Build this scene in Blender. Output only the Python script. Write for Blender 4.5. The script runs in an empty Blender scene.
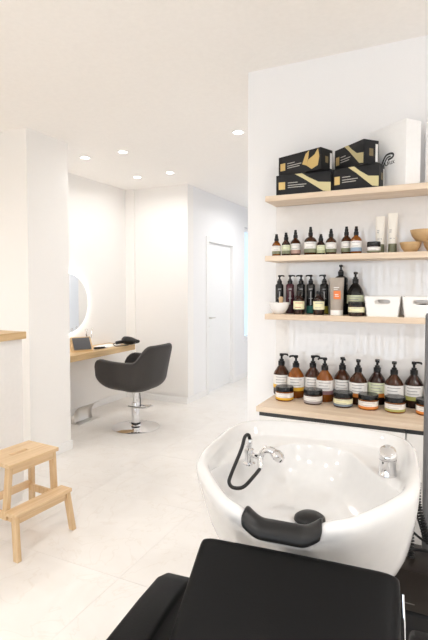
import bpy, bmesh, math, random
from mathutils import Vector, Matrix
random.seed(7)
R = math.radians
scn = bpy.context.scene
C = scn.collection

# ------------------------------------------------------------------ camera, world, light, exposure
cam = bpy.data.cameras.new('camera')
cam.sensor_fit = 'VERTICAL'; cam.sensor_height = 36.0; cam.lens = 474 / 640 * 36
cam.shift_y = -14.8 / 640; cam.clip_start = 0.02
camo = bpy.data.objects.new('camera', cam); C.objects.link(camo)
camo.location = (0, 0, 1.48); camo.rotation_euler = (R(90 - 2.2), 0, R(25.5))
scn.camera = camo

w = bpy.data.worlds.new('sky'); scn.world = w; w.use_nodes = True
w.node_tree.nodes['Background'].inputs[0].default_value = (.80, .89, 1, 1)
w.node_tree.nodes['Background'].inputs[1].default_value = 3.2

vs = scn.view_settings
vs.view_transform = 'Standard'; vs.look = 'None'; vs.gamma = 1; vs.use_curve_mapping = False
vs.exposure = -0.24
SPOT_W = 20.0          # power of one recessed ceiling lamp
WARM = (1.0, .982, .958)
cy = scn.cycles
cy.max_bounces = 16; cy.diffuse_bounces = 12; cy.glossy_bounces = 6; cy.transmission_bounces = 8
cy.sample_clamp_indirect = 6; cy.caustics_reflective = False; cy.caustics_refractive = False

# ------------------------------------------------------------------ materials
MATS = {}
def mat(name, col, rough=.5, metal=0, trans=0, emit=0, coat=0, spec=.5, bump=0, bscale=40, emcol=None):
    if name in MATS: return MATS[name]
    m = bpy.data.materials.new(name); m.use_nodes = True
    nt = m.node_tree; p = nt.nodes['Principled BSDF']
    p.inputs['Base Color'].default_value = (*col, 1)
    p.inputs['Roughness'].default_value = rough; p.inputs['Metallic'].default_value = metal
    p.inputs['Transmission Weight'].default_value = trans
    p.inputs['Coat Weight'].default_value = coat
    p.inputs['Specular IOR Level'].default_value = spec
    if emit:
        p.inputs['Emission Color'].default_value = (*(emcol or col), 1); p.inputs['Emission Strength'].default_value = emit
    # fine procedural variation on every material
    tc = nt.nodes.new('ShaderNodeTexCoord'); no = nt.nodes.new('ShaderNodeTexNoise')
    no.inputs['Scale'].default_value = bscale; no.inputs['Detail'].default_value = 4
    nt.links.new(tc.outputs['Object'], no.inputs['Vector'])
    if not emit and not metal:
        hs = nt.nodes.new('ShaderNodeMixRGB'); hs.inputs[1].default_value = (*[c * .965 for c in col], 1)
        hs.inputs[2].default_value = (*[min(1, c * 1.035) for c in col], 1)
        nt.links.new(no.outputs['Fac'], hs.inputs[0]); nt.links.new(hs.outputs[0], p.inputs['Base Color'])
    if bump:
        b = nt.nodes.new('ShaderNodeBump'); b.inputs['Strength'].default_value = bump; b.inputs['Distance'].default_value = .002
        nt.links.new(no.outputs['Fac'], b.inputs['Height']); nt.links.new(b.outputs[0], p.inputs['Normal'])
    MATS[name] = m; return m

def wood(name, c1, c2, axis, rough=.45, scale=9):
    m = bpy.data.materials.new(name); m.use_nodes = True; nt = m.node_tree; p = nt.nodes['Principled BSDF']
    tc = nt.nodes.new('ShaderNodeTexCoord'); mp = nt.nodes.new('ShaderNodeMapping')
    s = [scale * 2.2] * 3; s[axis] = scale * .14
    mp.inputs['Scale'].default_value = s
    oi = nt.nodes.new('ShaderNodeObjectInfo')
    va = nt.nodes.new('ShaderNodeVectorMath'); va.operation = 'ADD'
    nt.links.new(tc.outputs['Object'], mp.inputs['Vector']); nt.links.new(mp.outputs[0], va.inputs[0])
    nt.links.new(oi.outputs['Random'], va.inputs[1])
    no = nt.nodes.new('ShaderNodeTexNoise'); no.inputs['Scale'].default_value = 1.6; no.inputs['Detail'].default_value = 7
    no.inputs['Distortion'].default_value = .6
    nt.links.new(va.outputs[0], no.inputs['Vector'])
    cr = nt.nodes.new('ShaderNodeValToRGB'); cr.color_ramp.elements[0].position = .33; cr.color_ramp.elements[1].position = .68
    cr.color_ramp.elements[0].color = (*c1, 1); cr.color_ramp.elements[1].color = (*c2, 1)
    nt.links.new(no.outputs['Fac'], cr.inputs[0]); nt.links.new(cr.outputs[0], p.inputs['Base Color'])
    b = nt.nodes.new('ShaderNodeBump'); b.inputs['Strength'].default_value = .12; b.inputs['Distance'].default_value = .001
    nt.links.new(no.outputs['Fac'], b.inputs['Height']); nt.links.new(b.outputs[0], p.inputs['Normal'])
    p.inputs['Roughness'].default_value = rough
    MATS[name] = m; return m

WALL = mat('wall_paint', (.88, .868, .853), .75, bump=.05, bscale=180)
WALLC = mat('daylight_tinted_wall', (.845, .85, .865), .75, bump=.05, bscale=180)  # wall white with the cool tint of daylight put into the colour
CEIL = mat('ceiling_paint', (.885, .865, .84), .85)
TRIM = mat('white_trim', (.86, .86, .86), .4)
DOORW = mat('white_door_paint', (.85, .86, .87), .35)
PANEL = mat('gloss_white_panel', (.80, .79, .785), .04, coat=1, spec=.8)
CABW = mat('cabinet_white', (.80, .785, .77), .3)
DARK = mat('dark_channel', (.03, .03, .032), .5)
PORC = mat('white_porcelain', (.67, .665, .66), .07, coat=.3)
BLKL = mat('black_leatherette', (.005, .0048, .0048), .46, spec=.11, bump=.18, bscale=260)
GREYL = mat('charcoal_leatherette', (.045, .041, .0395), .5, spec=.28, bump=.18, bscale=260)
BLKR = mat('black_rubber', (.012, .0115, .0115), .38, spec=.3)
BLKP = mat('black_plastic', (.010, .010, .011), .35, spec=.3)
CHROME = mat('chrome', (.82, .82, .83), .08, metal=1)
STEEL = mat('brushed_steel', (.70, .68, .65), .33, metal=1)
MIRROR = mat('mirror_glass', (.92, .93, .93), .01, metal=1)
GLOW = mat('mirror_backlight', (1, .96, .90), emit=16, emcol=(1, .96, .91))
LAMPE = mat('lamp_lens', (1, .95, .88), emit=18)
BIRCH = wood('birch', (.60, .405, .215), (.74, .55, .345), 1)
BIRCHX = wood('birch_across', (.58, .39, .205), (.72, .535, .33), 2)
OAKX = wood('pale_oak', (.62, .485, .355), (.75, .625, .495), 0)
OAKY = wood('console_oak', (.52, .35, .17), (.66, .47, .26), 1)
BOWLW = wood('bowl_wood', (.43, .27, .125), (.58, .39, .20), 0)
AMBERD = mat('dark_amber_glass', (.052, .015, .004), .1, trans=.10, spec=.4)
AMBER = mat('amber_glass', (.25, .072, .006), .1, trans=.20, spec=.4)
BROWNG = mat('brown_glass', (.026, .010, .007), .1, spec=.4)
BLKG = mat('black_gloss', (.007, .007, .007), .2, spec=.35)
BURG = mat('burgundy_gloss', (.05, .008, .016), .2, spec=.4)
LABELW = mat('label_white', (.80, .79, .77), .5)
LABELG = mat('label_pale_green', (.66, .70, .50), .5)
LABELY = mat('label_cream_yellow', (.78, .75, .50), .5)
INK = mat('grey_ink', (.33, .33, .34), .6)
INKD = mat('dark_ink', (.05, .05, .05), .6)
WHITEP = mat('white_plastic', (.84, .83, .81), .35)
GOLD = mat('gold_foil', (.58, .42, .17), .35, metal=.6)
GOLDP = mat('pale_gold_foil', (.58, .51, .28), .38, metal=.4)
BOXB = mat('black_carton', (.014, .014, .0155), .5, spec=.25)
BOXW = mat('white_carton', (.90, .90, .90), .6)
GREYW = mat('pale_print', (.40, .39, .36), .5)
TUBEC = mat('cream_tube', (.76, .73, .67), .4)
OLIVE = mat('olive_cap', (.16, .165, .10), .35)
TAUPE = mat('taupe_tube', (.36, .31, .265), .4)
ORANGE = mat('orange_print', (.75, .20, .05), .5)
CERAM = mat('white_ceramic', (.84, .83, .82), .15, coat=.3)
SLATE = mat('slate_board', (.06, .06, .065), .55)
PAPER = mat('paper_white', (.88, .87, .85), .7)
BROWNB = mat('brown_black_casing', (.020, .015, .012), .4, spec=.3)
BLIND = mat('blind_fabric', (.82, .82, .80), .8)
def col(c, name): return mat(name, c, .5)

def tile_mat():
    m = bpy.data.materials.new('cream_stone_tile'); m.use_nodes = True; nt = m.node_tree; p = nt.nodes['Principled BSDF']
    tc = nt.nodes.new('ShaderNodeTexCoord'); oi = nt.nodes.new('ShaderNodeObjectInfo')
    sc = nt.nodes.new('ShaderNodeMath'); sc.operation = 'MULTIPLY'; sc.inputs[1].default_value = 37
    nt.links.new(oi.outputs['Random'], sc.inputs[0])
    va = nt.nodes.new('ShaderNodeVectorMath'); va.operation = 'ADD'
    nt.links.new(tc.outputs['Object'], va.inputs[0]); nt.links.new(sc.outputs[0], va.inputs[1])
    n1 = nt.nodes.new('ShaderNodeTexNoise'); n1.inputs['Scale'].default_value = 3.2; n1.inputs['Detail'].default_value = 8
    n1.inputs['Distortion'].default_value = 1.4; nt.links.new(va.outputs[0], n1.inputs['Vector'])
    cr = nt.nodes.new('ShaderNodeValToRGB'); e = cr.color_ramp.elements
    e[0].position = .30; e[0].color = (.745, .715, .68, 1); e[1].position = .62; e[1].color = (.785, .76, .73, 1)
    nt.links.new(n1.outputs['Fac'], cr.inputs[0])
    # thin veins
    n2 = nt.nodes.new('ShaderNodeTexNoise'); n2.inputs['Scale'].default_value = 2.1; n2.inputs['Detail'].default_value = 5
    n2.inputs['Distortion'].default_value = 2.2; nt.links.new(va.outputs[0], n2.inputs['Vector'])
    c2 = nt.nodes.new('ShaderNodeValToRGB'); f = c2.color_ramp.elements
    f[0].position = .485; f[0].color = (1, 1, 1, 1); f[1].position = .515; f[1].color = (1, 1, 1, 1)
    g = f.new(.5); g.color = (.95, .935, .915, 1)
    nt.links.new(n2.outputs['Fac'], c2.inputs[0])
    mx = nt.nodes.new('ShaderNodeMixRGB'); mx.blend_type = 'MULTIPLY'; mx.inputs[0].default_value = 1
    nt.links.new(cr.outputs[0], mx.inputs[1]); nt.links.new(c2.outputs[0], mx.inputs[2])
    nt.links.new(mx.outputs[0], p.inputs['Base Color'])
    p.inputs['Roughness'].default_value = .28
    return m
TILE = tile_mat()
GROUT = mat('tile_grout', (.72, .69, .655), .8)

def glass_mat():
    m = bpy.data.materials.new('window_glass'); m.use_nodes = True; nt = m.node_tree
    nt.nodes.remove(nt.nodes['Principled BSDF'])
    t = nt.nodes.new('ShaderNodeBsdfTransparent'); g = nt.nodes.new('ShaderNodeBsdfGlossy'); g.inputs['Roughness'].default_value = .02
    x = nt.nodes.new('ShaderNodeMixShader'); x.inputs[0].default_value = .06
    t.inputs[0].default_value = (.64, .68, .72, 1)     # tint dims the sky behind and puts daylight blue into the glass
    nt.links.new(t.outputs[0], x.inputs[1]); nt.links.new(g.outputs[0], x.inputs[2])
    nt.links.new(x.outputs[0], nt.nodes['Material Output'].inputs[0]); return m
GLASS = glass_mat()

# ------------------------------------------------------------------ mesh helpers
def bx(bm, x0, x1, y0, y1, z0, z1, bev=0, seg=2):
    r = bmesh.ops.create_cube(bm, size=1)
    vs_ = r['verts']
    for v in vs_:
        v.co = Vector((x0 + (v.co.x + .5) * (x1 - x0), y0 + (v.co.y + .5) * (y1 - y0), z0 + (v.co.z + .5) * (z1 - z0)))
    if bev:
        es = list({e for v in vs_ for e in v.link_edges})
        bmesh.ops.bevel(bm, geom=es, offset=bev, segments=seg, profile=.5, affect='EDGES')
    return bm
def box(*a, **k): return bx(bmesh.new(), *a, **k)
def lathe(prof, n=24, bm=None, loc=(0, 0, 0)):
    bm = bm or bmesh.new(); rings = []; l = Vector(loc)
    for r, z in prof:
        if r < 1e-6: rings.append([bm.verts.new(l + Vector((0, 0, z)))])
        else: rings.append([bm.verts.new(l + Vector((r * math.cos(2 * math.pi * i / n), r * math.sin(2 * math.pi * i / n), z))) for i in range(n)])
    for a, b in zip(rings, rings[1:]):
        for i in range(n):
            j = (i + 1) % n
            if len(a) == 1 and len(b) == 1: continue
            if len(a) == 1: bm.faces.new((a[0], b[i], b[j]))
            elif len(b) == 1: bm.faces.new((a[i], a[j], b[0]))
            else: bm.faces.new((a[i], a[j], b[j], b[i]))
    return bm
def rings_mesh(rings, closed=True, cap0=False, cap1=False, bm=None):
    bm = bm or bmesh.new()
    V = [[bm.verts.new(p) for p in r] for r in rings]; n = len(V[0])
    for a, b in zip(V, V[1:]):
        for i in range(n if closed else n - 1):
            j = (i + 1) % n
            bm.faces.new((a[i], a[j], b[j], b[i]))
    if cap0: bm.faces.new(V[0][::-1])
    if cap1: bm.faces.new(V[-1])
    return bm
def smooth_path(pts, n=8):
    P = [Vector(p) for p in pts]; out = []
    for i in range(len(P) - 1):
        p0 = P[max(i - 1, 0)]; p1 = P[i]; p2 = P[i + 1]; p3 = P[min(i + 2, len(P) - 1)]
        for k in range(n):
            t = k / n
            out.append(.5 * ((2 * p1) + (p2 - p0) * t + (2 * p0 - 5 * p1 + 4 * p2 - p3) * t * t + (3 * p1 - p0 - 3 * p2 + p3) * t ** 3))
    out.append(P[-1]); return out
def tube(pts, r, n=10, bm=None, rfun=None):
    bm = bm or bmesh.new(); P = [Vector(p) for p in pts]; rings = []
    up = None
    for i, p in enumerate(P):
        d = (P[min(i + 1, len(P) - 1)] - P[max(i - 1, 0)]).normalized()
        if up is None: up = Vector((0, 0, 1)) if abs(d.z) < .9 else Vector((1, 0, 0))
        s = d.cross(up).normalized(); up = s.cross(d).normalized()
        rr = rfun(i / (len(P) - 1)) if rfun else r
        rings.append([p + (s * math.cos(2 * math.pi * k / n) + up * math.sin(2 * math.pi * k / n)) * rr for k in range(n)])
    return rings_mesh(rings, True, True, True, bm)
def prism(poly, y0, y1, bm=None):       # polygon in xz, extruded along y
    bm = bm or bmesh.new()
    a = [bm.verts.new((x, y0, z)) for x, z in poly]; b = [bm.verts.new((x, y1, z)) for x, z in poly]; n = len(poly)
    bm.faces.new(a); bm.faces.new(b[::-1])
    for i in range(n): bm.faces.new((a[i], b[i], b[(i + 1) % n], a[(i + 1) % n]))
    return bm
def obj(name, bm, m, parent=None, smooth=False, loc=None, rot=None, sub=0, solid=None):
    bmesh.ops.recalc_face_normals(bm, faces=bm.faces)
    me = bpy.data.meshes.new(name); bm.to_mesh(me); bm.free()
    me.materials.append(m)
    if smooth:
        for p in me.polygons: p.use_smooth = True
        if smooth != 'all':
            try: me.set_sharp_from_angle(angle=R(40))
            except Exception: pass
    o = bpy.data.objects.new(name, me); C.objects.link(o)
    if parent: o.parent = parent
    if loc: o.location = loc
    if rot: o.rotation_euler = rot
    if solid:
        s = o.modifiers.new('solid', 'SOLIDIFY'); s.thickness = solid; s.offset = -1
    if sub:
        s = o.modifiers.new('sub', 'SUBSURF'); s.levels = sub; s.render_levels = sub
    return o
def thing(name, label, cat, loc=(0, 0, 0), rotz=0, group=None):
    o = bpy.data.objects.new(name, None); C.objects.link(o); o.empty_display_size = .05
    o.location = loc; o.rotation_euler = (0, 0, rotz); return tag(o, label, cat, group)
def tag(o, label, cat, group=None):
    o['label'] = label; o['category'] = cat
    if group: o['group'] = group
    return o
def struct(name, bm, m, label=None, cat=None, **k):
    o = obj(name, bm, m, **k); o['kind'] = 'structure'
    if label: o['label'] = label
    if cat: o['category'] = cat
    return o

# ------------------------------------------------------------------ room shell
HC = 2.765
T = .15
fl = struct('floor', box(-4.75, 2.55, -2.65, 8.65, -.12, -.0012), GROUT, 'cream polished stone tile floor', 'floor')
ts = .8; tm = None
bmT = box(0, ts - .0014, 0, ts - .0014, -.0011, .0, bev=.0003, seg=1)
nx0 = math.floor((-4.6 + 1.45) / ts); first = None
for i in range(nx0, 5):
    for j in range(-4, 11):
        x = -1.45 + i * ts; y = .32 + j * ts
        if x > 2.4 or y > 8.5: continue
        if x > -1.06 and y > 2.7: continue
        if x + ts < -3.8 and y > 3.3: continue
        if x + ts < -2.87 and y > 5.25: continue
        if first is None:
            first = obj('floor_tile', bmT, TILE, fl, loc=(x + .0007, y + .0007, 0))
        else:
            c = first.copy(); C.objects.link(c); c.location = (x + .0007, y + .0007, 0)
struct('ceiling', box(-4.75, 2.55, -2.65, 8.65, HC, HC + .12), CEIL, 'plain white painted ceiling', 'ceiling')
struct('wall_left', box(-3.8 - T, -3.8, 3.31, 5.4, 0, HC), WALL, 'white wall that carries the round lit mirror', 'wall')
struct('wall_back', box(-3.8, -2.87, 5.25, 5.25 + T, 0, HC), WALL, 'white wall behind the black styling chair', 'wall')
struct('wall_pilaster', box(-3.8, -3.66, 5.225, 5.25, 0, HC), WALL, 'shallow white pilaster in the corner behind the styling chair', 'wall')
struct('wall_stub', box(-4.75, -3.03, 2.84, 3.31, 0, HC), WALL, 'white wall end that partly hides the round mirror', 'wall')
struct('wall_reception', box(-4.75, -4.6, -2.65, 2.84, 0, HC), WALL)
# corridor wall with door and window openings
XW = -2.87; dy0, dy1, dz = 5.83, 6.66, 2.10; wy0, wy1, wz0, wz1 = 7.16, 8.2, .60, 2.45
b = bmesh.new()
for y0, y1, z0, z1 in [(5.4, dy0, 0, HC), (dy0, dy1, dz, HC), (dy1, wy0, 0, HC), (wy0, wy1, 0, wz0), (wy0, wy1, wz1, HC), (wy1, 8.65, 0, HC)]:
    bx(b, XW - T, XW, y0, y1, z0, z1)
struct('wall_corridor_left', b, WALLC, 'white corridor wall with the closed door', 'wall')
struct('wall_corridor_end', box(XW, -1.06, 8.5, 8.65, 0, HC), WALLC)
struct('wall_corridor_right', box(-1.06, -.91, 2.85, 8.65, 0, HC), WALLC)
struct('wall_right', box(-1.06, 2.55, 2.70, 2.85, 0, HC), WALLC, 'white wall behind the product shelves', 'wall')
struct('wall_side', box(2.4, 2.55, -2.65, 2.70, 0, HC), WALL)
b = bmesh.new()
fx0, fx1, fz0, fz1 = -2.4, 1.6, .25, 2.45
for x0, x1, z0, z1 in [(-4.6, fx0, 0, HC), (fx0, fx1, 0, fz0), (fx0, fx1, fz1, HC), (fx1, 2.4, 0, HC)]:
    bx(b, x0, x1, -2.65, -2.5, z0, z1)
struct('wall_front', b, WALL)
# glossy splashback behind the shelves
tag(obj('splashback_panel', box(-.878, 1.3, 2.692, 2.6995, .861, 1.95, bev=.001, seg=1), PANEL),
    'glossy white splashback panel behind the product shelves', 'splashback')
# baseboards
def skirting(name, *a, label=None):
    struct(name, box(*a, bev=.002, seg=1), TRIM, label, 'baseboard' if label else None)
skirting('baseboard_stub', -3.03, -3.017, 2.84, 3.31, 0, .08, label='low white baseboard on the wall end beside the step stool')
skirting('baseboard_stub_end', -3.8, -3.017, 3.31, 3.322, 0, .08)
skirting('baseboard_left', -3.8, -3.788, 3.322, 5.225, 0, .08, label='low white baseboard under the wooden console')
skirting('baseboard_back', -3.788, -2.858, 5.212, 5.224, 0, .08, label='low white baseboard behind the styling chair')
skirting('baseboard_corridor', XW, XW + .012, 5.225, dy0 - .075, 0, .08, label='low white baseboard left of the corridor door')
skirting('baseboard_corridor_far', XW, XW + .012, dy1 + .075, 8.5, 0, .08)
# corridor door
d = thing('door_1', 'white flush corridor door with chrome lever handle', 'door', (XW, dy0, 0)); d['kind'] = 'structure'
DW = dy1 - dy0
leaf = obj('door_leaf', box(-.075, -.035, .006, DW - .006, .012, dz - .006, bev=.002, seg=1), DOORW, d)
b = bmesh.new()
bx(b, 0, .014, -.07, 0, 0, dz + .07, bev=.003, seg=1); bx(b, 0, .014, DW, DW + .07, 0, dz + .07, bev=.003, seg=1); bx(b, 0, .014, 0, DW, dz, dz + .07, bev=.003, seg=1)
obj('door_casing', b, TRIM, d)
b = bmesh.new()
bx(b, -.14, 0, -.0005, .004, 0, dz); bx(b, -.14, 0, DW - .004, DW + .0005, 0, dz); bx(b, -.14, 0, 0, DW, dz - .004, dz + .0005)
obj('door_jamb', b, TRIM, d)
h = obj('handle', tube(smooth_path([(-.035, .07, 1.05), (.012, .07, 1.05), (.018, .085, 1.05), (.018, .19, 1.05)], 4), .009, 8), STEEL, leaf, smooth=True)
b = lathe([(0, 0), (.024, 0), (.024, .008), (0, .008)], 16); bmesh.ops.rotate(b, verts=b.verts, matrix=Matrix.Rotation(R(90), 3, 'Y')); bmesh.ops.translate(b, verts=b.verts, vec=(-.035, .07, 1.05))
obj('rosette', b, STEEL, leaf, smooth=True)
b = lathe([(0, 0), (.022, 0), (.022, .008), (0, .008)], 16); bmesh.ops.rotate(b, verts=b.verts, matrix=Matrix.Rotation(R(90), 3, 'Y')); bmesh.ops.translate(b, verts=b.verts, vec=(-.035, .07, .93))
obj('key_escutcheon', b, STEEL, leaf, smooth=True)
# corridor window
wi = thing('window_1', 'bright daylit window at the far end of the corridor', 'window', (XW, wy0, wz0)); wi['kind'] = 'structure'
WWd, WHt = wy1 - wy0, wz1 - wz0
b = bmesh.new()
for y0, y1, z0, z1 in [(0, .05, 0, WHt), (WWd - .05, WWd, 0, WHt), (.05, WWd - .05, 0, .05), (.05, WWd - .05, WHt - .05, WHt)]:
    bx(b, -.11, -.05, y0, y1, z0, z1, bev=.002, seg=1)
obj('window_frame', b, TRIM, wi)
obj('pane', box(-.085, -.079, .05, WWd - .05, .05, WHt - .05), GLASS, wi)
# shop window behind the camera, seen only as a reflection in the glossy panel
wf = thing('window_2', 'wide shop window with white vertical blinds behind the viewer', 'window', (fx0, -2.5, fz0)); wf['kind'] = 'structure'
FW, FH = fx1 - fx0, fz1 - fz0
b = bmesh.new()
for x0, x1, z0, z1 in [(0, .06, 0, FH), (FW - .06, FW, 0, FH), (.06, FW - .06, 0, .06), (.06, FW - .06, FH - .06, FH), (FW / 2 - .03, FW / 2 + .03, .06, FH - .06)]:
    bx(b, x0, x1, -.11, -.05, z0, z1)
obj('window_frame', b, TRIM, wf)
obj('blind_rail', box(.0, FW, .01, .06, FH - .02, FH + .04), WHITEP, wf)
sl = None
for k in range(int(FW / .11)):
    if sl is None:
        sl = obj('blind_slat', box(-.045, .045, -.0015, .0015, .06, FH - .02), BLIND, wf, loc=(.06, .035, 0), rot=(0, 0, R(58)))
    else:
        c = sl.copy(); C.objects.link(c); c.location.x = .06 + k * .11
def portal(name, loc, rot, sx, sy):
    L = bpy.data.lights.new(name, 'AREA'); L.shape = 'RECTANGLE'; L.size = sx; L.size_y = sy; L.cycles.is_portal = True
    o = bpy.data.objects.new(name, L); C.objects.link(o); o.location = loc; o.rotation_euler = rot
portal('window_portal', ((fx0 + fx1) / 2, -2.64, (fz0 + fz1) / 2), (R(90), 0, R(180)), FW, FH)
portal('corridor_window_portal', (XW - .13, (wy0 + wy1) / 2, (wz0 + wz1) / 2), (R(90), 0, R(-90)), WWd, WHt)

# ------------------------------------------------------------------ ceiling spots
LP = [(-3.20, 3.74, 'recessed ceiling spot nearest the lit mirror wall, in the near row'),
      (-2.745, 3.74, 'recessed ceiling spot in the near row, right of the mirror side one'),
      (-3.215, 4.66, 'recessed ceiling spot in the far row, nearer the mirror wall'),
      (-2.76, 4.64, 'recessed ceiling spot in the far row, above the back of the styling chair'),
      (-1.534, 3.68, 'recessed ceiling spot alone, nearest the shelf wall corner')]
OUT = [(-1.7, 1.1), (.75, 1.0), (1.7, 1.2), (-1.6, -.6), (.2, -.8), (1.5, -.8), (-3.6, .9), (-3.6, -.9), (-1.9, 6.4)]
OUTL = ['recessed ceiling spot %s, outside the picture' % q for q in ('over the walkway beside the stool', 'above the viewer', 'at the right near the shelf wall', 'behind the viewer to the left', 'behind the viewer', 'behind the viewer to the right', 'over the reception desk', 'behind the reception desk', 'inside the corridor')]
def spot(x, y, label, power=SPOT_W):
    t = thing('ceiling_spot', label, 'ceiling light', (x, y, HC), 0, 'recessed ceiling spots')
    obj('trim_ring', lathe([(.040, -.0005), (.041, -.006), (.052, -.006), (.056, -.0005)], 28), TRIM, t, smooth=True)
    obj('lens', lathe([(0, -.003), (.040, -.003), (.040, -.0005)], 24), LAMPE, t, smooth=True)
    L = bpy.data.lights.new('spot_lamp', 'AREA'); L.shape = 'DISK'; L.size = .075; L.energy = power; L.color = WARM; L.spread = R(165)
    o = bpy.data.objects.new('spot_lamp', L); C.objects.link(o); o.parent = t; o.location = (0, 0, -.008)
for k, (x, y, l) in enumerate(LP): spot(x, y, l, SPOT_W * (.18 if k < 4 else .40))
for k, (x, y) in enumerate(OUT): spot(x, y, OUTL[k], SPOT_W * (.36, .42, .9, 1.2, 1.05, 1.0, .85, 1.0, 1.05)[k])

# ------------------------------------------------------------------ shelves, worktop, cabinets
SZ = [1.98, 1.652, 1.33]
for z, l in zip(SZ, ['top oak wall shelf carrying black and white cartons', 'middle oak wall shelf carrying small amber spray bottles', 'lower oak wall shelf carrying black pump bottles and white bins']):
    tag(obj('wall_shelf', box(-.88, 1.3, 2.50, 2.691, z - .03, z, bev=.0015, seg=1), OAKX), l, 'shelf', 'oak wall shelves')
CZ = .86
tag(obj('worktop', box(-.855, 1.3, 2.30, 2.691, CZ - .027, CZ, bev=.0015, seg=1), OAKX), 'pale oak worktop under the row of amber bottles', 'worktop')
for x0, x1, l in [(-.84, -.497, 'white base cabinet at the left end of the worktop'), (-.495, -.131, 'white base cabinet second from the left under the worktop'), (-.129, .235, 'white base cabinet at the right picture edge'), (.237, .60, 'white base cabinet beyond the right picture edge')]:
    t = thing('base_cabinet', l, 'cabinet', (x0, 2.306, 0), 0, 'white base cabinets')
    W = x1 - x0
    obj('carcass', box(0, W, .022, .38, .08, CZ - .0275), CABW, t)
    obj('grip_channel', box(.0, W, .002, .0215, CZ - .0475, CZ - .0275), DARK, t)
    obj('door', box(.002, W - .002, 0, .02, 0.09, CZ - .048, bev=.0015, seg=1), CABW, t)
    obj('plinth', box(0, W, .06, .35, 0, .079), CABW, t)

# ------------------------------------------------------------------ products
def arc_label(r, z0, z1, half=R(112), n=18, bm=None, a0=-math.pi / 2):
    bm = bm or bmesh.new()
    A = [a0 - half + 2 * half * i / n for i in range(n + 1)]
    lo = [bm.verts.new((r * math.cos(a), r * math.sin(a), z0)) for a in A]; hi = [bm.verts.new((r * math.cos(a), r * math.sin(a), z1)) for a in A]
    for i in range(n): bm.faces.new((lo[i], lo[i + 1], hi[i + 1], hi[i]))
    return bm
def print_lines(r, z0, z1, parent, m=INK, k=3, half=R(42)):
    bm = bmesh.new(); h = (z1 - z0)
    for i in range(k):
        z = z1 - h * (.22 + .56 * i / max(1, k - 1)); wd = half * (1, .75, .9, .6)[i % 4]
        arc_label(r, z - h * .035, z + h * .035, wd, 6, bm, -math.pi / 2 - (half - wd))
    o = obj('label_print', bm, m, parent); o['label'] = 'small grey lines of print'
def facing(x, y): return math.atan2(-x, y)     # labels are turned out to the room

def pump(parent, z, s=1, rot=0, m=BLKP):
    p = obj('pump', lathe([(0, 0), (.0165 * s, 0), (.0165 * s, .020 * s), (.011 * s, .022 * s), (.011 * s, .030 * s), (.0055 * s, .031 * s), (.0055 * s, .045 * s), (.0105 * s, .046 * s), (.0105 * s, .058 * s), (0, .060 * s)], 16), m, parent, smooth=True, loc=(0, 0, z), rot=(0, 0, rot))
    obj('nozzle', tube([(0, 0, .054 * s), (.018 * s, 0, .0545 * s), (.028 * s, 0, .053 * s), (.031 * s, 0, .047 * s)], .0048 * s, 8), m, p, smooth=True)
def pump_bottle(x, y, z, r, hb, glass, band, label, desc, group, nz=0, lab=LABELW, turn=0, nzl=1, ps=1, lines=INK, conic=.30, lz=(.30, .70), bandz=(.20, .31), cat='pump bottle', name='pump_bottle'):
    t = thing(name, desc, cat, (x, y, z), facing(x, y) + R(turn), group)
    sh = hb * (1 - conic)
    obj('bottle_body', lathe([(0, 0), (r * .93, 0), (r, .006), (r, sh * .97), (r * .97, sh), (r * .84, sh + (hb - sh) * .32), (r * .52, sh + (hb - sh) * .76), (.0145 * ps, hb * .985), (.0145 * ps, hb), (0, hb)], 24), glass, t, smooth=True)
    rl = r + .0006
    if label:
        lb = obj('label', arc_label(rl, hb * lz[0], hb * lz[1]), lab, t, smooth='all')
        print_lines(rl + .0005, hb * lz[0], hb * lz[1], lb, lines)
    if band: obj('colour_band', arc_label(rl, hb * bandz[0], hb * bandz[1]), band, t, smooth='all')
    pump(t, hb, ps, R(nz)); return t
YEL = col((.72, .42, .03), 'band_yellow'); GRY = col((.36, .33, .33), 'band_grey'); MAU = col((.22, .12, .14), 'band_mauve')
BLU = col((.17, .22, .27), 'band_blue_grey'); ORB = col((.70, .24, .04), 'band_orange'); OLV = col((.42, .42, .13), 'band_olive')
GB = 'amber pump bottles on the worktop'
for a in [(-.825, 2.642, AMBERD, YEL, LABELW, 0, 'dark amber pump bottle with yellow band, leftmost on the worktop'),
          (-.729, 2.605, AMBER, YEL, LABELW, 180, 'amber pump bottle with yellow band, second from left on the worktop'),
          (-.641, 2.642, AMBERD, GRY, LABELW, 0, 'dark amber pump bottle with grey band, third from left on the worktop'),
          (-.562, 2.585, AMBER, MAU, LABELW, 180, 'bright amber pump bottle with mauve band, fourth from left on the worktop'),
          (-.478, 2.642, AMBERD, BLU, LABELW, -70, 'dark amber pump bottle with blue-grey band, fifth from left on the worktop'),
          (-.387, 2.598, AMBERD, ORB, LABELW, -95, 'amber pump bottle with orange band on the worktop'),
          (-.296, 2.642, BROWNG, ORB, LABELG, -80, 'brown pump bottle with pale green label on the worktop'),
          (-.208, 2.605, AMBERD, OLV, LABELW, -90, 'amber pump bottle with wide white label and olive band'),
          (-.115, 2.642, BROWNG, OLV, LABELW, 5, 'dark brown pump bottle with olive band, nearest the right picture edge'),
          (-.020, 2.62, AMBERD, GRY, LABELW, 0, 'dark amber pump bottle cut off by the right picture edge')]:
    pump_bottle(a[0], a[1], CZ, .0465, .168, a[2], a[3], True, a[6], GB, a[5], a[4], turn=0, ps=1.15, conic=.30, lz=(.36, .69), bandz=(.24, .355))
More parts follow.
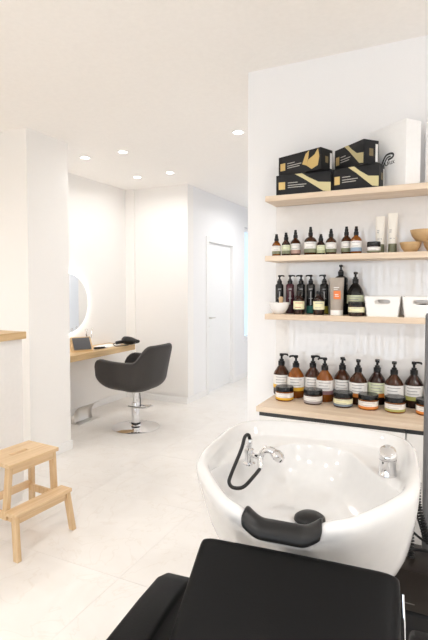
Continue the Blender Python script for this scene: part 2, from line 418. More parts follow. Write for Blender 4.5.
def jar(x, y, z, r, h, glass, lab, band, desc, group=None, lidh=.32, turn=-10):
    t = thing('cosmetic_jar', desc, 'jar', (x, y, z), facing(x, y), group); hb = h * (1 - lidh)
    obj('jar_body', lathe([(0, 0), (r * .90, 0), (r * .97, .004), (r * .97, hb), (0, hb)], 24), glass, t, smooth=True)
    obj('lid', lathe([(0, hb), (r, hb), (r, h - .004), (r * .95, h), (0, h)], 24), BLKG, t, smooth=True)
    lb = obj('label', arc_label(r * .97 + .0006, hb * .38, hb * .86), lab, t, smooth='all'); print_lines(r * .97 + .001, hb * .38, hb * .86, lb, INK, 2)
    if band: obj('colour_band', arc_label(r * .97 + .0006, hb * .16, hb * .38), band, t, smooth='all')
    return t
GJ = 'jars in front of the worktop bottles'
for x, y, g, lab, bd, l in [(-.764, 2.503, AMBER, LABELW, YEL, 'amber jar with yellow band, leftmost in front of the bottles'),
                       (-.604, 2.494, AMBERD, LABELW, GRY, 'dark jar with mauve-grey band, second from left in the front row'),
                       (-.448, 2.50, AMBERD, LABELY, BLU, 'dark amber jar with cream label and blue-grey band'),
                       (-.322, 2.505, AMBER, LABELW, ORB, 'amber jar with white label and orange band'),
                       (-.194, 2.504, AMBER, LABELW, OLV, 'wide jar with yellow-green band in front of the bottles'),
                       (-.050, 2.515, AMBER, LABELW, ORB, 'orange-banded jar cut off by the right picture edge')]:
    jar(x, y, CZ, .050, .076, g, lab, bd, l, GJ)

def spray(x, y, z, r, H, glass, lab, band, desc):
    r *= 1.08
    t = thing('spray_bottle', desc, 'spray bottle', (x, y, z), facing(x, y), 'spray bottles on the middle shelf'); hb = H * .68
    obj('bottle_body', lathe([(0, 0), (r * .93, 0), (r, .004), (r, hb * .72), (r * .94, hb * .79), (r * .70, hb * .89), (.0115, hb * .96), (.0105, hb), (0, hb)], 22), glass, t, smooth=True)
    lb = obj('label', arc_label(r + .0005, hb * .34, hb * .68), lab, t, smooth='all'); print_lines(r + .0009, hb * .34, hb * .68, lb, INK, 2)
    if band: obj('colour_band', arc_label(r + .0005, hb * .14, hb * .34), band, t, smooth='all')
    s = (H - hb) / .05
    p = obj('spray_head', lathe([(0, 0), (.0125, 0), (.0125, .018 * s), (.0095, .020 * s), (.0095, .034 * s), (.0075, .036 * s), (.0070, .049 * s), (0, .05 * s)], 16), BLKP, t, smooth=True, loc=(0, 0, hb))
    obj('nozzle', box(-.003, .003, -.013, -.004, .038 * s, .044 * s), BLKP, p)
GRN = col((.45, .50, .30), 'band_green'); PNK = col((.50, .33, .28), 'band_rose'); GRD = col((.22, .24, .15), 'band_dark_olive'); BL2 = col((.30, .40, .52), 'band_blue')
z = SZ[1]
for a in [(-.836, 2.57, .0225, .125, AMBER, LABELW, GRD, 'smallest amber spray bottle, leftmost on the middle shelf'),
          (-.782, 2.575, .0215, .132, BROWNG, LABELG, GRD, 'dark spray bottle with green label, second on the middle shelf'),
          (-.735, 2.60, .0265, .147, AMBERD, LABELW, PNK, 'amber spray bottle with rose band, third on the middle shelf'),
          (-.645, 2.58, .032, .157, AMBERD, LABELW, GRD, 'largest amber spray bottle, fourth on the middle shelf'),
          (-.586, 2.57, .0205, .113, BROWNG, LABELG, GRN, 'short dark spray bottle with green label between two amber ones'),
          (-.535, 2.585, .0265, .141, AMBERD, LABELW, GRD, 'amber spray bottle with dark olive band, sixth on the middle shelf'),
          (-.458, 2.61, .0255, .152, AMBERD, LABELW, GRD, 'amber spray bottle, back one of the pair before the jar'),
          (-.402, 2.575, .0265, .146, AMBER, LABELW, BL2, 'amber spray bottle with blue band beside the black-lidded jar')]:
    spray(a[0], a[1], z, *a[2:])
jar(-.313, 2.57, z, .034, .060, AMBERD, LABELW, GRD, 'small black-lidded jar on the middle shelf before the cream tubes', None, .36)
def squeeze_tube(x, y, z, wd, H, body, cap, caph, desc, lean=0, extra=None):
    t = thing('squeeze_tube', desc, 'tube', (x, y, z), R(-8))
    bodyo = obj('cap', lathe([(0, 0), (wd * .46, 0), (wd * .47, .002), (wd * .47, caph), (0, caph)], 22), cap, t, smooth=True)
    rings = []
    for k in range(9):
        f = k / 8; zz = caph + (H - caph) * f; a = wd * (.47 + .06 * f); bdep = wd * (.47 * (1 - f) ** .8 + .02)
        rings.append([Vector((a * math.cos(2 * math.pi * i / 22), bdep * math.sin(2 * math.pi * i / 22), zz)) for i in range(22)])
    o = obj('tube_body', rings_mesh(rings, True, True, True), body, t, smooth=True)
    bodyo.rotation_euler = (0, 0, 0); t.rotation_euler = (R(lean), 0, facing(x, y))
    return t, o
for x, y, H, d_ in [(-.288, 2.62, .196, 'cream squeeze tube with olive cap, left of the pair'), (-.226, 2.61, .208, 'taller cream squeeze tube with olive cap, beside the wooden bowls')]:
    t, o = squeeze_tube(x, y, z, .045, H, TUBEC, OLIVE, .05, d_)
    b = bmesh.new()
    for zz, x0, x1 in [(.118, -.016, -.004), (.108, -.016, -.006), (.075, -.014, .010)]: bx(b, x0, x1, -.0186, -.0150, zz, zz + .0035)
    p = obj('tube_print', b, INK, o); p['label'] = 'small grey print'
def bowl(name, x, y, z, r, h, m, desc, group=None):
    o = obj(name, lathe([(0, 0), (r * .45, 0), (r * .55, h * .05), (r * .86, h * .5), (r * .99, h * .93), (r, h), (r * .94, h), (r * .80, h * .5), (r * .4, h * .12), (0, h * .10)], 32), m, smooth=True)
    o.location = (x, y, z); return tag(o, desc, 'bowl', group)
bowl('wooden_bowl', -.138, 2.585, z, .052, .052, BOWLW, 'small wooden bowl, lower left of the three', 'stacked wooden bowls')
bowl('wooden_bowl', -.030, 2.585, z, .052, .054, BOWLW, 'small wooden bowl at the right picture edge', 'stacked wooden bowls')
bowl('wooden_bowl', -.080, 2.585, z + .0535, .062, .058, BOWLW, 'wooden bowl resting on top of the two others', 'stacked wooden bowls')

# lower shelf
z = SZ[2]; GP = 'slim black pump bottles on the lower shelf'
def slim(x, y, glass, base, desc, nz):
    t = thing('pump_bottle', desc, 'pump bottle', (x, y, z), facing(x, y), GP); r = .0235; hb = .168
    b = obj('bottle_body', lathe([(0, 0), (r * .95, 0), (r, .004), (r, hb - .008), (r * .8, hb - .001), (.013, hb), (0, hb)], 22), glass, t, smooth=True)
    if base: obj('colour_band', arc_label(r + .0005, .004, .045), base, t, smooth='all')
    bm = arc_label(r + .0006, .05, .125, R(7), 2); arc_label(r + .0006, .135, .141, R(22), 4, bm); arc_label(r + .0006, .085, .088, R(26), 4, bm)
    p = obj('label_print', bm, INK, t); p['label'] = 'vertical grey print'
    pump(t, hb, .86, R(nz))
TEAL = col((.02, .15, .12), 'band_teal'); LIME = col((.33, .30, .03), 'band_lime'); VIO = col((.06, .02, .03), 'band_violet')
slim(-.836, 2.63, BLKG, VIO, 'slim black pump bottle standing behind the white bowl', 5)
slim(-.775, 2.635, BURG, VIO, 'slim burgundy pump bottle, second on the lower shelf', 5)
slim(-.714, 2.645, BLKG, None, 'slim black pump bottle, third on the lower shelf', 170)
slim(-.655, 2.635, BLKG, TEAL, 'slim black pump bottle with teal base, fourth on the lower shelf', 185)
slim(-.580, 2.635, BLKG, LIME, 'slim black pump bottle with lime base left of the taupe tube', 180)
pump_bottle(-.492, 2.645, z, .0375, .216, BLKG, None, False, 'large black pump bottle standing behind the taupe tube', None, -80, ps=.95, conic=.10)
def cap_bottle(x, y, H, desc, lab, ink=INK):
    t = thing('capped_bottle', desc, 'bottle', (x, y, z), facing(x, y), 'short brown bottles on the lower shelf'); r = .030; hb = H * .86
    obj('bottle_body', lathe([(0, 0), (r * .94, 0), (r, .004), (r, hb * .72), (r * .85, hb * .80), (.012, hb * .93), (.012, hb), (0, hb)], 22), BROWNG, t, smooth=True)
    lb = obj('label', arc_label(r + .0005, hb * .26, hb * .66), lab, t, smooth='all'); print_lines(r + .0009, hb * .26, hb * .66, lb, ink, 2)
    obj('cap', lathe([(0, hb), (.0135, hb), (.0135, H - .002), (.012, H), (0, H)], 16), BLKP, t, smooth=True)
cap_bottle(-.702, 2.56, .128, 'short brown bottle with cream label and red print beside the white bowl', LABELY, mat('red_ink', (.45, .05, .04), .5))
cap_bottle(-.592, 2.56, .128, 'short brown bottle with cream label left of the taupe tube', LABELY)
t, o = squeeze_tube(-.496, 2.555, z, .070, .200, TAUPE, WHITEP, .028, 'taupe squeeze tube with orange square and white cap')
b = bmesh.new(); bx(b, -.016, .020, -.0268, -.015, .086, .130); p = obj('print_square', b, ORANGE, o); p['label'] = 'orange square'
b = bmesh.new(); bx(b, -.010, .008, -.0295, -.0275, .108, .112); bx(b, -.010, .012, -.0295, -.0275, .100, .103); p = obj('square_print', b, LABELW, o); p['label'] = 'tiny white print'
b = bmesh.new(); bx(b, -.016, .012, -.024, -.013, .145, .149); bx(b, -.016, .006, -.024, -.014, .136, .139); p = obj('tube_print', b, LABELW, o); p['label'] = 'small white print'
pump_bottle(-.411, 2.625, z, .043, .172, BLKG, None, True, 'black-brown pump bottle with pale green label behind a jar', None, -75, LABELG, turn=0, conic=.30, lz=(.36, .62))
jar(-.390, 2.535, z, .0425, .075, BROWNG, LABELY, None, 'black-lidded jar with cream-yellow label beside the white bin', None, .28)
bowl('mixing_bowl', -.815, 2.558, z, .059, .064, CERAM, 'small white ceramic bowl at the left end of the lower shelf')
bt = thing('wooden_pestle', 'short pale wooden pestle standing in the white bowl', 'pestle', (-.806, 2.565, z + .008))
obj('handle', lathe([(0, 0), (.010, .002), (.013, .012), (.0105, .03), (.0105, .06), (.0135, .078), (.010, .087), (0, .089)], 14), BIRCHX, bt, smooth=True)
def bin_(x, y, w_, h, dpt, desc):
    t = thing('storage_bin', desc, 'bin', (x, y, z), 0, 'white plastic storage bins')
    wb, wt = w_ * .86, w_; db, dt = dpt * .86, dpt; th = .004
    # front wall with a rounded handle slot, as a ring of quads
    def wall(flip):
        bm = bmesh.new(); s = -1 if flip else 1
        N = 32; slot = []; outer = []; sc = (0, h * .74); a, c = w_ * .22, h * .12
        for i in range(N):
            an = 2 * math.pi * i / N; ex = .45
            sx = a * math.copysign(abs(math.cos(an)) ** ex, math.cos(an)); sz = c * math.copysign(abs(math.sin(an)) ** .8, math.sin(an))
            slot.append((sc[0] + sx, sc[1] + sz))
            dx, dz_ = math.cos(an), math.sin(an); k = 1e9
            hw = wt / 2
            if abs(dx) > 1e-6: k = min(k, hw / abs(dx))
            if dz_ > 1e-6: k = min(k, (h - sc[1]) / dz_)
            if dz_ < -1e-6: k = min(k, sc[1] / -dz_)
            ox, oz = sc[0] + dx * k, sc[1] + dz_ * k
            f = oz / h; ox = max(-1, min(1, ox / hw)) * (wb + (wt - wb) * f) / 2
            outer.append((ox, oz))
        # add exact corners by snapping nearest samples
        for cxn, czn in [(-wt / 2, h), (wt / 2, h), (-wb / 2, 0), (wb / 2, 0)]:
            i = min(range(N), key=lambda q: (outer[q][0] - cxn) ** 2 + (outer[q][1] - czn) ** 2); outer[i] = (cxn, czn)
        def Y(zz, o): return -s * (-(db + (dt - db) * zz / h) / 2 + o) * -1
        fr = [[Vector((px, s * (-(db + (dt - db) * pz / h) / 2), pz)) for px, pz in L] for L in (outer, slot)]
        bk = [[Vector((px, s * (-(db + (dt - db) * pz / h) / 2 + th), pz)) for px, pz in L] for L in (outer, slot)]
        rings_mesh([fr[0], fr[1], bk[1], bk[0]], True, bm=bm); return bm
    obj('front_wall', wall(False), WHITEP, t); obj('rear_wall', wall(True), WHITEP, t)
    for s in (-1, 1):
        bm = bmesh.new(); q = []
        for o_ in (0, th):
            q += [Vector((s * (wb / 2 - o_), -db / 2, 0)), Vector((s * (wb / 2 - o_), db / 2, 0)), Vector((s * (wt / 2 - o_), dt / 2, h)), Vector((s * (wt / 2 - o_), -dt / 2, h))]
        V = [bm.verts.new(v) for v in q]
        for f in [(0, 1, 2, 3), (7, 6, 5, 4), (0, 4, 5, 1), (1, 5, 6, 2), (2, 6, 7, 3), (3, 7, 4, 0)]: bm.faces.new([V[i] for i in f])
        obj('side_wall', bm, WHITEP, t)
    obj('bottom', box(-wb / 2, wb / 2, -db / 2, db / 2, .0003, th), WHITEP, t)
bin_(-.261, 2.585, .174, .102, .165, 'white plastic bin with handle slot beside the cream-labelled jar')
bin_(-.083, 2.585, .174, .102, .165, 'white plastic bin with handle slot at the right picture edge')
bo = obj('hair_brush', tube(smooth_path([(-.06, 0, 0), (0, 0, .008), (.06, 0, .004)], 5), .009, 8), BLKP, smooth=True)
bo.location = (-.075, 2.56, z + .05); tag(bo, 'dark brush handle lying inside the right white bin', 'brush')

# top shelf cartons
def carton(x, y, z, L, D, Hh, rz, desc, design):
    t = thing('hair_colour_carton', desc, 'carton', (x, y, z), R(rz), 'black and gold cartons on the top shelf')
    obj('carton_body', box(-L / 2, L / 2, -D / 2, D / 2, 0, Hh, bev=.0015, seg=1), BOXB, t)
    f = -D / 2; e = .0006
    o = obj('gold_square', prism([(-L * .45, Hh * .30), (-L * .45, Hh * .66), (-L * .33, Hh * .66), (-L * .33, Hh * .30)], f - e, f, None), GOLD, t); o['label'] = 'gold foil square'
    b = bmesh.new()
    for k, (a, c) in enumerate([(.10, .58), (.26, .46), (.22, .36)]):
        prism([(-L * .28, Hh * c), (-L * .28, Hh * (c + .038)), (L * (-.28 + a + .08), Hh * (c + .038)), (L * (-.28 + a + .08), Hh * c)], f - e, f, b)
    o = obj('carton_print', b, GREYW, t); o['label'] = 'small pale lines of print'
    b = bmesh.new()
    if design == 0:   # sweeping pale swoosh
        prism([(-L * .15, Hh), (-L * .02, Hh), (L * .10, Hh * .78), (L * .02, Hh * .72)], f - e, f, b)
        prism([(L * .02, Hh * .72), (L * .10, Hh * .78), (L * .28, Hh * .52), (L * .49, Hh * .46), (L * .49, Hh * .03), (L * .36, Hh * .08), (L * .20, Hh * .38)], f - e, f, b)
        o = obj('gold_swoosh', b, GOLDP, t)
    else:             # folded ribbon
        prism([(L * .08, Hh * .40), (L * .16, Hh * .85), (L * .24, Hh * .98), (L * .22, Hh * .62), (L * .18, Hh * .30)], f - e, f, b)
        prism([(L * .18, Hh * .30), (L * .22, Hh * .55), (L * .36, Hh * .72), (L * .44, Hh * .97), (L * .47, Hh * .60), (L * .44, Hh * .20), (L * .30, Hh * .08)], f - e, f, b)
        o = obj('gold_swoosh', b, GOLD, t)
    o['label'] = 'gold foil swoosh'
    b = box(L / 2, L / 2 + e, -.012, .012, Hh * .35, Hh * .65)
    o = obj('end_emblem', b, mat('dull_gold_print', (.20, .15, .07), .5), t); o['label'] = 'dull gold emblem'
    b = box(L / 2, L / 2 + e, D * .28, D * .44, Hh * .12, Hh * .85)
    o = obj('barcode_strip', b, LABELW, t); o['label'] = 'white barcode strip'
    return t
z = SZ[0]
carton(-.676, 2.583, z, .302, .105, .112, 0, 'black carton with pale gold swoosh, lower of the left pair', 0)
carton(-.680, 2.580, z + .1125, .285, .105, .112, -23, 'black carton with gold ribbon, turned on top of the left pair', 1)
carton(-.396, 2.570, z, .246, .085, .118, -11, 'black carton with pale gold swoosh, lower of the right pair', 0)
carton(-.412, 2.600, z + .1185, .235, .095, .122, -42, 'black carton with gold band, turned on top of the right pair', 0)
# white cartons
def white_carton(x, y, L, D, Hh, rz, desc, logo):
    t = thing('white_carton', desc, 'carton', (x, y, z), R(rz), 'tall white cartons on the top shelf')
    obj('carton_body', box(-L, 0, 0, D, 0, Hh, bev=.001, seg=1), BOXW, t)
    obj('lid_flap', box(-L - .0005, .0008, -.0008, D + .0005, Hh - .012, Hh + .0012, bev=.0006, seg=1), BOXW, t)
    if logo:
        def ribbon(pts, wd, b):
            P = smooth_path([(px, 0, pz) for px, pz in pts], 6)
            prev = None
            for i, p in enumerate(P):
                dd = (P[min(i + 1, len(P) - 1)] - P[max(i - 1, 0)]).normalized(); nrm = Vector((-dd.z, 0, dd.x)) * wd / 2
                c = [b.verts.new(p + nrm + Vector((0, -.0012, 0))), b.verts.new(p - nrm + Vector((0, -.0012, 0)))]
                if prev: b.faces.new((prev[0], prev[1], c[1], c[0]))
                prev = c
        b = bmesh.new(); ox, oz = -.165, .115
        ribbon([(ox, oz), (ox + .022, oz + .042), (ox + .040, oz + .060), (ox + .072, oz + .062), (ox + .086, oz + .052), (ox + .078, oz + .040), (ox + .05, oz + .034)], .0100, b)
        ribbon([(ox + .016, oz), (ox + .034, oz + .034), (ox + .048, oz + .047), (ox + .068, oz + .048)], .0075, b)
        ribbon([(ox + .030, oz + .020), (ox + .036, oz + .008), (ox + .050, oz + .012), (ox + .046, oz + .026)], .005, b)
        o = obj('logo', b, INKD, t); o['label'] = 'black looped logo'
        cu = bpy.data.curves.new('logo_text', 'FONT'); cu.body = 'lux'; cu.size = .034; cu.extrude = .0002
        to = bpy.data.objects.new('logo_text_source', cu); C.objects.link(to)
        me = bpy.data.meshes.new_from_object(to); bpy.data.objects.remove(to); me.materials.clear(); me.materials.append(INKD)
        o = bpy.data.objects.new('logo_lettering', me); C.objects.link(o); o.parent = t; o.rotation_euler = (R(90), 0, 0); o.location = (ox + .053, -.0013, oz + .008); o['label'] = 'black lettering'
white_carton(-.162, 2.522, .24, .10, .322, -39, 'tall white carton with black looped logo on the top shelf', True)
white_carton(.044, 2.524, .158, .08, .322, -39, 'plain white carton cut off by the right picture edge', False)

# ------------------------------------------------------------------ backwash unit (basin and chair stand turned by 5 degrees)
UX, UY, UR = -.345, 1.15, R(5)
bs = thing('wash_basin', 'white porcelain hair wash basin with black neck rest', 'wash basin', (UX - .014, UY, 0), UR)
def chaikin(P, k=3):
    for _ in range(k):
        Q = []
        for i in range(len(P)):
            a, b_ = P[i], P[(i + 1) % len(P)]
            Q += [(a[0] * .75 + b_[0] * .25, a[1] * .75 + b_[1] * .25), (a[0] * .25 + b_[0] * .75, a[1] * .25 + b_[1] * .75)]
        P = Q
    return P
def sym(H): return H + [(-x, y) for x, y in H[::-1] if x > 1e-6]
OA = chaikin(sym([(0, -.005), (.12, -.002), (.185, .035), (.315, .185), (.346, .27), (.352, .42), (.350, .60), (.320, .70), (.22, .765), (0, .785)]), 2)
OB = chaikin(sym([(0, .055), (.11, .06), (.16, .10), (.265, .20), (.305, .265), (.27, .34), (.16, .54), (.12, .63), (0, .665)]), 2)
CEN = (0, .40); NA = 96
def radial(poly, ang, c=CEN):
    dx, dy = math.sin(ang), -math.cos(ang); best = 0
    for i in range(len(poly)):
        x1, y1 = poly[i][0] - c[0], poly[i][1] - c[1]; x2, y2 = poly[(i + 1) % len(poly)][0] - c[0], poly[(i + 1) % len(poly)][1] - c[1]
        ex, ey = x2 - x1, y2 - y1; den = dx * ey - dy * ex
        if abs(den) < 1e-9: continue
        t = (x1 * ey - y1 * ex) / den; s = (x1 * dy - y1 * dx) / den
        if t > 0 and -1e-6 <= s <= 1 + 1e-6: best = max(best, t)
    return best
ANG = []
for i in range(NA):
    a = 2 * math.pi * i / NA
    ANG.append(a)
rA = [radial(OA, a) for a in ANG]; rB = [radial(OB, a) for a in ANG]
RIM = .925
def sst(t): t = max(0, min(1, t)); return t * t * (3 - 2 * t)
def dip(x, y):
    front = .034 * sst(1 - (y + .0) / .34)
    f = sst((.125 - abs(x)) / .075) * max(0, 1 - max(0, y - .07) / .14)
    return front + .034 * f * (1 if y < .3 else 0)
def ring(rr, z, cshift=(0, 0), dipw=1, und=0):
    out = []
    for a, r in zip(ANG, rr):
        x = CEN[0] + cshift[0] + math.sin(a) * r; y = CEN[1] + cshift[1] - math.cos(a) * r
        y += und * max(0, (CEN[1] - y) / .4)
        out.append(Vector((x, y, z - dipw * dip(x, y))))
    return out
S = lambda L, k: [r * k for r in L]
I = lambda L, d_: [r - d_ for r in L]
mxr = lambda d_: [max(a - d_, b) for a, b in zip(rA, rB)]
rings = [ring(S(rA, .36), .46, (0, .06), 0), ring(S(rA, .55), .49, (0, .06), 0, .04), ring(S(rA, .80), .57, (0, .03), 0, .15), ring(S(rA, .91), .66, (0, .0), .1, .15), ring(S(rA, .955), .75, (0, .0), .3, .085), ring(S(rA, .985), .83, (0, .0), .6, .036),
         ring(S(rA, .992), .885), ring(rA, .908), ring(I(rA, .007), .921), ring(I(rA, .019), RIM + .002), ring(I(rA, .034), .921), ring(mxr(.046), .905),
         ring(mxr(.058), .880, dipw=.9), ring(mxr(.063), .8755, dipw=.85), ring(mxr(.072), .874, dipw=.8), ring(S(rB, 1.012), .8715, dipw=.75), ring(S(rB, 1.0), .8700, dipw=.72), ring(S(rB, .985), .862, dipw=.65), ring(S(rB, .95), .842, dipw=.45), ring(S(rB, .88), .80, dipw=.2), ring(S(rB, .74), .752, dipw=0), ring(S(rB, .52), .728, (0, -.01), 0), ring(S(rB, .25), .718, (0, -.03), 0), ring([.03] * NA, .714, (.005, -.04), 0)]
obj('basin_bowl', rings_mesh(rings, True, True, True), PORC, bs, smooth='all', sub=1)
obj('pedestal', rings_mesh([[Vector((.13 * sx_, .46 + .15 * sy_, zz)) for sx_, sy_ in [(math.copysign(abs(math.cos(q)) ** .6, math.cos(q)), math.copysign(abs(math.sin(q)) ** .6, math.sin(q))) for q in [2 * math.pi * i / 32 for i in range(32)]]] for zz in (0, .12, .3, .51)], True, True, True), PORC, bs, smooth=True)
dr = obj('drain_strainer', lathe([(0, .020), (.018, .0195), (.038, .016), (.049, .008), (.051, .0), (.046, -.004), (0, -.004)], 28), BLKR, bs, smooth=True, loc=(.018, .355, .722))
# neck rest
NR = []; nx = 25
for i in range(nx):
    x = -.098 + .196 * i / (nx - 1)
    zt = RIM - dip(x, 0) + .009 + .004 * (abs(x) / .098) ** 6
    row = []
    for yy, zz in [(.060, -.046), (.056, -.022), (.044, -.005), (.026, .002), (.008, -.002), (-.007, -.012), (-.014, -.026), (-.014, -.036), (-.009, -.043)]:
        row.append(Vector((x * (1.05 if yy < 0 else 1), yy, zt + zz)))
    NR.append(row)
obj('neck_rest', rings_mesh(NR, False), BLKR, bs, smooth='all', solid=.010, sub=2)
# mixer tap
mx = obj('mixer_tap', lathe([(0, 0), (.029, 0), (.029, .004), (.0265, .007), (.0265, .046), (.0275, .048), (.0275, .052)], 28), CHROME, bs, smooth=True, loc=(.254, .435, .873))
b = lathe([(.0275, .053), (.028, .070), (.0255, .080), (.017, .086), (0, .087)], 28)
for v in b.verts: v.co.z += v.co.y * .45 * max(0, (v.co.z - .053) / .034)
obj('lever_cap', b, CHROME, mx, smooth=True)
b = box(-.010, .010, -.036, .0, -.0025, .0025, bev=.002)
obj('lever', b, CHROME, mx, smooth=True, loc=(0, .0, .083), rot=(R(24), 0, 0))
hb_ = obj('shower_holder', lathe([(0, 0), (.022, 0), (.022, .005), (.015, .009), (.0135, .038), (.017, .042), (.017, .052), (.010, .057), (.010, .066), (0, .067)], 22), CHROME, bs, smooth=True, loc=(-.193, .372, .872))
obj('holder_arm', tube(smooth_path([(0, 0, .034), (.024, -.008, .034), (.043, -.014, .034)], 4), .0085, 10), CHROME, hb_, smooth=True)
# hand shower with its hose
hs_ = thing('hand_shower', 'chrome hand shower with looped black hose in the basin', 'hand shower', (UX - .008, UY, 0), UR)
obj('handle', tube(smooth_path([(-.149, .334, .876), (-.153, .356, .905), (-.145, .358, .925), (-.126, .355, .935), (-.104, .352, .930)], 6), .011, 12, rfun=lambda t: .0085 + .004 * math.sin(t * math.pi / 2)), CHROME, hs_, smooth=True)
b = lathe([(0, .014), (.012, .013), (.022, .006), (.024, -.008), (.021, -.013), (0, -.013)], 22)
bmesh.ops.rotate(b, verts=b.verts, matrix=Matrix.Rotation(R(35), 3, 'Y')); bmesh.ops.translate(b, verts=b.verts, vec=(-.092, .350, .922))
obj('spray_head', b, CHROME, hs_, smooth=True)
obj('hose', tube(smooth_path([(-.196, .372, .945), (-.199, .370, .972), (-.207, .350, .972), (-.212, .323, .936), (-.235, .285, .862), (-.237, .272, .840), (-.220, .265, .829), (-.187, .270, .835), (-.160, .308, .863), (-.150, .332, .876)], 10), .0060, 12), BLKR, hs_, smooth=True)
obj('hose_ferrule', lathe([(.0085, 0), (.0095, .004), (.0095, .020), (.008, .024)], 14), CHROME, hs_, smooth=True, loc=(-.196, .372, .935))
# chair
ch = thing('wash_chair', 'black leatherette reclining chair in front of the wash basin', 'chair', (UX, UY, 0), UR)
def pad(name, w0, w1, L, th, loc, rotx, m=BLKL, r=.03, crown=.012):
    bm = bmesh.new()      # padded slab along local +y, width along x, crowned top
    nxp, nyp = 12, 14; top = []
    prof = [(0, -th), (-.0, -th)]
    rows = []
    for j in range(nyp + 1):
        f = j / nyp; w_ = (w0 + (w1 - w0) * f) / 2
        rows.append((f * L, w_))
    def cross(yv, w_, k):
        rr = min(r, th / 2) * 1; pts = []
        for i in range(nxp + 1):
            xx = -w_ + rr + (2 * w_ - 2 * rr) * i / nxp
            pts.append(Vector((xx, yv, crown * k * (1 - (xx / w_) ** 2))))
        for q in range(1, 5):
            a = math.pi / 2 * (1 - q / 4); pts.append(Vector((w_ - rr + rr * math.cos(a), yv, -rr + rr * math.sin(a))))
        pts += [Vector((w_, yv, -th + rr)), Vector((w_ - rr, yv, -th)), Vector((-w_ + rr, yv, -th)), Vector((-w_, yv, -th + rr))]
        for q in range(0, 4):
            a = math.pi - math.pi / 2 * q / 4; pts.append(Vector((-w_ + rr + rr * math.cos(a), yv, -rr + rr * math.sin(a))))
        return pts
    R_ = []
    def shr(c, yv, s):
        mid = -th / 2; return [Vector((p.x * (1 - (1 - s) * .05), yv, mid + (p.z - mid) * s)) for p in c]
    c0 = cross(0, rows[0][1], .5); R_ += [shr(c0, 0, .5), shr(c0, .006, .85)]
    for yv, w_ in rows[1:-1]: R_.append(cross(yv, w_, math.sin(math.pi * (.15 + .7 * yv / L))))
    c1 = cross(L, rows[-1][1], .5); R_ += [cross(L - .020, rows[-1][1], .5), shr(c1, L - .008, .9), shr(c1, L, .60)]
    rings_mesh(R_, True, True, True, bm)
    return obj(name, bm, m, ch, smooth='all', loc=loc, rot=(rotx, 0, 0), sub=1)
pad('backrest', .52, .510, .665, .085, (.018, -.545, .432), R(34.5))
pad('seat', .50, .50, .52, .12, (0, -1.06, .47), R(-3))
for s in (-1, 1):
    P = [(-.90, .58), (-.88, .635), (-.82, .660), (-.10, .664), (.0, .660), (.055, .64), (.065, .595), (.02, .42), (-.02, .36), (-.86, .36), (-.90, .40)]
    bm = bmesh.new(); x0, x1 = (-.372, -.272) if s < 0 else (.295, .395)
    a = [bm.verts.new((x0, y, z_)) for y, z_ in P]; c = [bm.verts.new((x1, y, z_)) for y, z_ in P]; n = len(P)
    bm.faces.new(a); bm.faces.new(c[::-1])
    for i in range(n): bm.faces.new((a[i], c[i], c[(i + 1) % n], a[(i + 1) % n]))
    bmesh.ops.recalc_face_normals(bm, faces=bm.faces)
    bmesh.ops.bevel(bm, geom=[e for e in bm.edges if abs(e.verts[0].co.x - e.verts[1].co.x) < 1e-6], offset=.014, segments=3, profile=.5, affect='EDGES')
    obj('armrest', bm, BLKL, ch, smooth=True)
o = obj('edge_reflection_rod', tube(smooth_path([(.278, -.03, .775), (.2815, -.07, .70), (.2815, -.13, .60), (.2815, -.17, .48)], 4), .0026, 8), CHROME, ch, smooth=True); o['label'] = 'thin chrome rod for the edge reflection'  # rod added in place of a bright reflection along the backrest edge
obj('base', box(-.30, .30, -.95, .10, .02, .355, bev=.02), BLKP, ch)

# ------------------------------------------------------------------ appliance trolley behind the basin at the picture edge
tr = thing('appliance_trolley', 'black appliance trolley with pole and coiled cord behind the basin', 'trolley', (-.06, 2.10, 0))
obj('pole', lathe([(0, .05), (.016, .05), (.016, 1.36), (.012, 1.37), (0, 1.37)], 18), mat('grey_painted_steel', (.13, .13, .135), .45), tr, smooth=True, loc=(.022, .07, 0))
obj('base', box(-.08, .28, -.12, .12, .04, .20, bev=.015), BLKP, tr)
cs = obj('casing', box(-.10, .26, -.13, .10, .2005, .37, bev=.015), BROWNB, tr, smooth=True)
o = obj('casing_print', box(-.07, -.01, -.1306, -.1300, .235, .239), mat('dim_print', (.12, .11, .10), .5), cs); o['label'] = 'thin pale line of print'
for px, py in [(-.06, -.09), (.24, -.09), (-.06, .09), (.24, .09)]:
    b = lathe([(0, -.012), (.02, -.012), (.022, -.008), (.022, .008), (.02, .012), (0, .012)], 14); bmesh.ops.rotate(b, verts=b.verts, matrix=Matrix.Rotation(R(90), 3, 'Y'))
    obj('castor', b, BLKP, tr, smooth=True, loc=(px, py, .022))
def coil(pts, r, turns, rad, n=10):
    P = smooth_path(pts, 10); out = []; total = turns * n
    for k in range(total + 1):
        f = k / total * (len(P) - 1); i = min(int(f), len(P) - 2); p = P[i].lerp(P[i + 1], f - i)
        d_ = (P[i + 1] - P[i]).normalized(); s = d_.cross(Vector((0, 1, 0))).normalized(); u = s.cross(d_)
        a = 2 * math.pi * k / n; out.append(p + (s * math.cos(a) + u * math.sin(a)) * r)
    return tube(out, rad, 5)
obj('coiled_cord', coil([(-.012, -.02, .68), (-.010, -.03, .60), (.012, -.035, .52), (.04, -.03, .45), (.10, -.02, .50)], .013, 30, .0042), BLKP, tr, smooth=True)
obj('coiled_cord', coil([(-.038, .0, .64), (-.042, -.01, .55), (-.035, -.02, .46), (-.03, -.03, .372)], .012, 24, .0042), BLKP, tr, smooth=True)
obj('cable', tube(smooth_path([(-.05, -.03, .50), (.02, -.05, .46), (.09, -.04, .47), (.2, -.02, .40), (.22, 0, .371)], 8), .005, 8), BLKP, tr, smooth=True)
